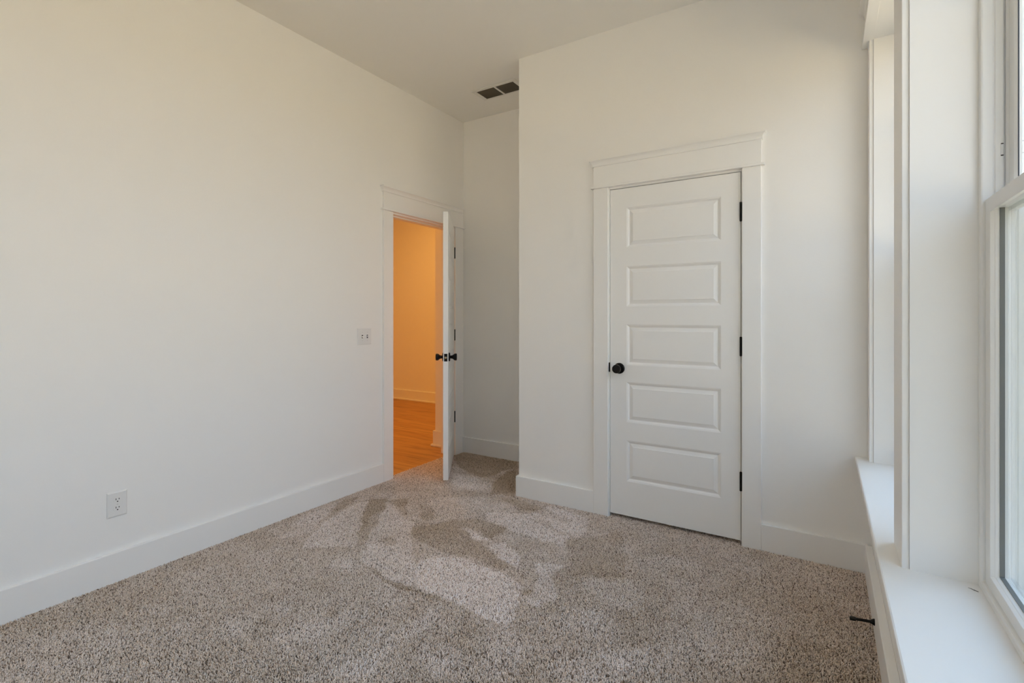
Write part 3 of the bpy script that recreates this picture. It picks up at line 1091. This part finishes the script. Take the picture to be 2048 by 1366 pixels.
def screw(parent, t, y, z):
    s_ = MB().lathe([(0, 0.0034), (0.0008, 0.0032), (0.0012, 0.0)], (t, y, z), (1, 0, 0), 16, cap=False).build('screw', M_PLATE, parent)
    MB().box(t + 0.0011, t + 0.00135, y - 0.003, y + 0.003, z - 0.0004, z + 0.0004).build('screw_slot', M_SLOT, s_)

sw = empty('light_switch', (XL, 2.519, 1.104), 'white two-gang toggle switch plate beside the hall doorway', 'light switch')
T_ = 0.0065
plate_mesh(0.127, 0.118).build('cover_plate', M_PLATE, sw, bevel=0.0008)
for (y, up) in ((-0.023, -1), (0.023, 1)):
    c = MB().box(T_ - 0.001, T_ + 0.0005, y - 0.0055, y + 0.0055, -0.012, 0.012).build('toggle_slot', M_SLOT, sw)
    m = MB()
    m.sweep([(-0.0046, -0.005), (0.0046, -0.005), (0.0046, 0.005), (-0.0046, 0.005)],
            [((T_ - 0.001, y, 0), (0, 1, 0), (0, 0, 1)), ((T_ + 0.006, y, up * 0.003), (0, 0.92, 0), (0, 0, 0.85)),
             ((T_ + 0.012, y, up * 0.008), (0, 0.8, 0), (0, 0, 0.55))])
    m.build('toggle', M_PLATE, sw, bevel=0.0008)
    screw(sw, T_, y, 0.030)
    screw(sw, T_, y, -0.030)

def outlet(loc, rz, label):
    o = empty('wall_outlet', loc, label, 'outlet', rz=rz, group='wall outlets')
    plate_mesh(0.080, 0.118).build('cover_plate', M_PLATE, o, bevel=0.0008)
    for zc in (0.0195, -0.0195):
        m = MB()
        prof = []
        for k in range(28):
            a = 2 * math.pi * k / 28
            prof.append((0.0172 * math.cos(a), max(-0.0135, min(0.0135, 0.0172 * math.sin(a)))))
        m.sweep(prof, [((T_ - 0.001, 0, zc), (0, 1, 0), (0, 0, 1)), ((T_ + 0.0012, 0, zc), (0, 1, 0), (0, 0, 1))])
        r = m.build('receptacle', M_PLATE, o, bevel=0.0004)
        m = MB()
        m.box(T_ + 0.0011, T_ + 0.0015, -0.0075, -0.0048, zc + 0.0005, zc + 0.0088)
        m.box(T_ + 0.0011, T_ + 0.0015, 0.0048, 0.0075, zc + 0.0015, zc + 0.0082)
        m.lathe([(0, 0.0028), (0.0004, 0.0028)], (T_ + 0.0011, 0, zc - 0.0065), (1, 0, 0), 16)
        m.build('slots', M_SLOT, r)
    screw(o, T_, 0, 0)
    return o

outlet((XL, 1.0175, 0.361), 0.0, 'white duplex outlet low on the long left wall')
outlet((XR, 1.905, 0.300), math.pi, 'white duplex outlet under the window sill, seen edge on')

# ------------------------------------------------------------------ door stop on the window-wall baseboard
ds = empty('door_stop', (XR - 0.030, 2.405, 0.055), 'small black door stop sticking out of the baseboard below the window', 'door stop')
MB().lathe([(0.0, 0.0125), (0.003, 0.0125), (0.006, 0.0105), (0.014, 0.0065)], (0, 0, 0), (-1, -0.25, 0.02), 20).build('base_flange', M_BLACK, ds)
MB().lathe([(0.010, 0.0055), (0.066, 0.0050)], (0, 0, 0), (-1, -0.25, 0.02), 20).build('rod', M_BLACK, ds)
MB().lathe([(0.064, 0.0068), (0.066, 0.0078), (0.080, 0.0078), (0.084, 0.006), (0.0845, 0.0)], (0, 0, 0), (-1, -0.25, 0.02), 20, cap=False).build('rubber_tip', M_SLOT, ds)

# ------------------------------------------------------------------ speck of debris on the sill
m = MB()
for (a, b, r) in [((0.308, 1.687, 0.5605), (0.325, 1.673, 0.5605), 0.00035), ((0.313, 1.687, 0.5605), (0.319, 1.677, 0.5607), 0.0003),
                  ((0.317, 1.681, 0.5606), (0.323, 1.6745, 0.5608), 0.0007), ((0.316, 1.676, 0.5605), (0.326, 1.678, 0.5605), 0.0002)]:
    m.cyl(a, b, r, 6)
tag(m.build('debris', M_SLOT), 'tiny dark twig-like speck lying on the window sill', 'debris')

# ------------------------------------------------------------------ foliage outside
def foliage(name, centre, rx, ry, rz, n, label):
    t = empty(name, (centre[0], centre[1], -0.42), label, 'tree')
    tr = MB()
    prof = [(0.0, 0.22), (0.5, 0.15), (centre[2] + 0.4, 0.08)]
    tr.lathe(prof, (0, 0, 0), (0, 0, 1), 10)
    tr.build('trunk', M_BARK, t)
    g = np.random.default_rng(int(abs(centre[0] * 100 + centre[1] * 10)))
    u = g.normal(size=(n, 3))
    u /= np.linalg.norm(u, axis=1)[:, None]
    rr = g.random(n) ** 0.4
    P = u * rr[:, None] * np.array([rx, ry, rz]) * (0.85 + 0.3 * g.random(n))[:, None]
    P[:, 2] += centre[2] + 0.42
    a = g.normal(size=(n, 3)); a /= np.linalg.norm(a, axis=1)[:, None]
    b = np.cross(a, g.normal(size=(n, 3))); b /= np.linalg.norm(b, axis=1)[:, None]
    sz = (0.07 + 0.05 * g.random(n))[:, None]
    V = np.stack([P - a * sz, P + b * sz * .5, P + a * sz, P - b * sz * .5], 1).reshape(-1, 3)
    me = bpy.data.meshes.new('foliage')
    me.from_pydata(V.tolist(), [], [(4 * i, 4 * i + 1, 4 * i + 2, 4 * i + 3) for i in range(n)])
    me.materials.append(M_LEAF)
    o = bpy.data.objects.new('foliage', me)
    COL.objects.link(o)
    o.parent = t
    return t
foliage('tree', (4.2, 14.5, 2.3), 2.0, 2.2, 2.5, 9000, 'green leafy tree outside, glimpsed through the nearest window pane')
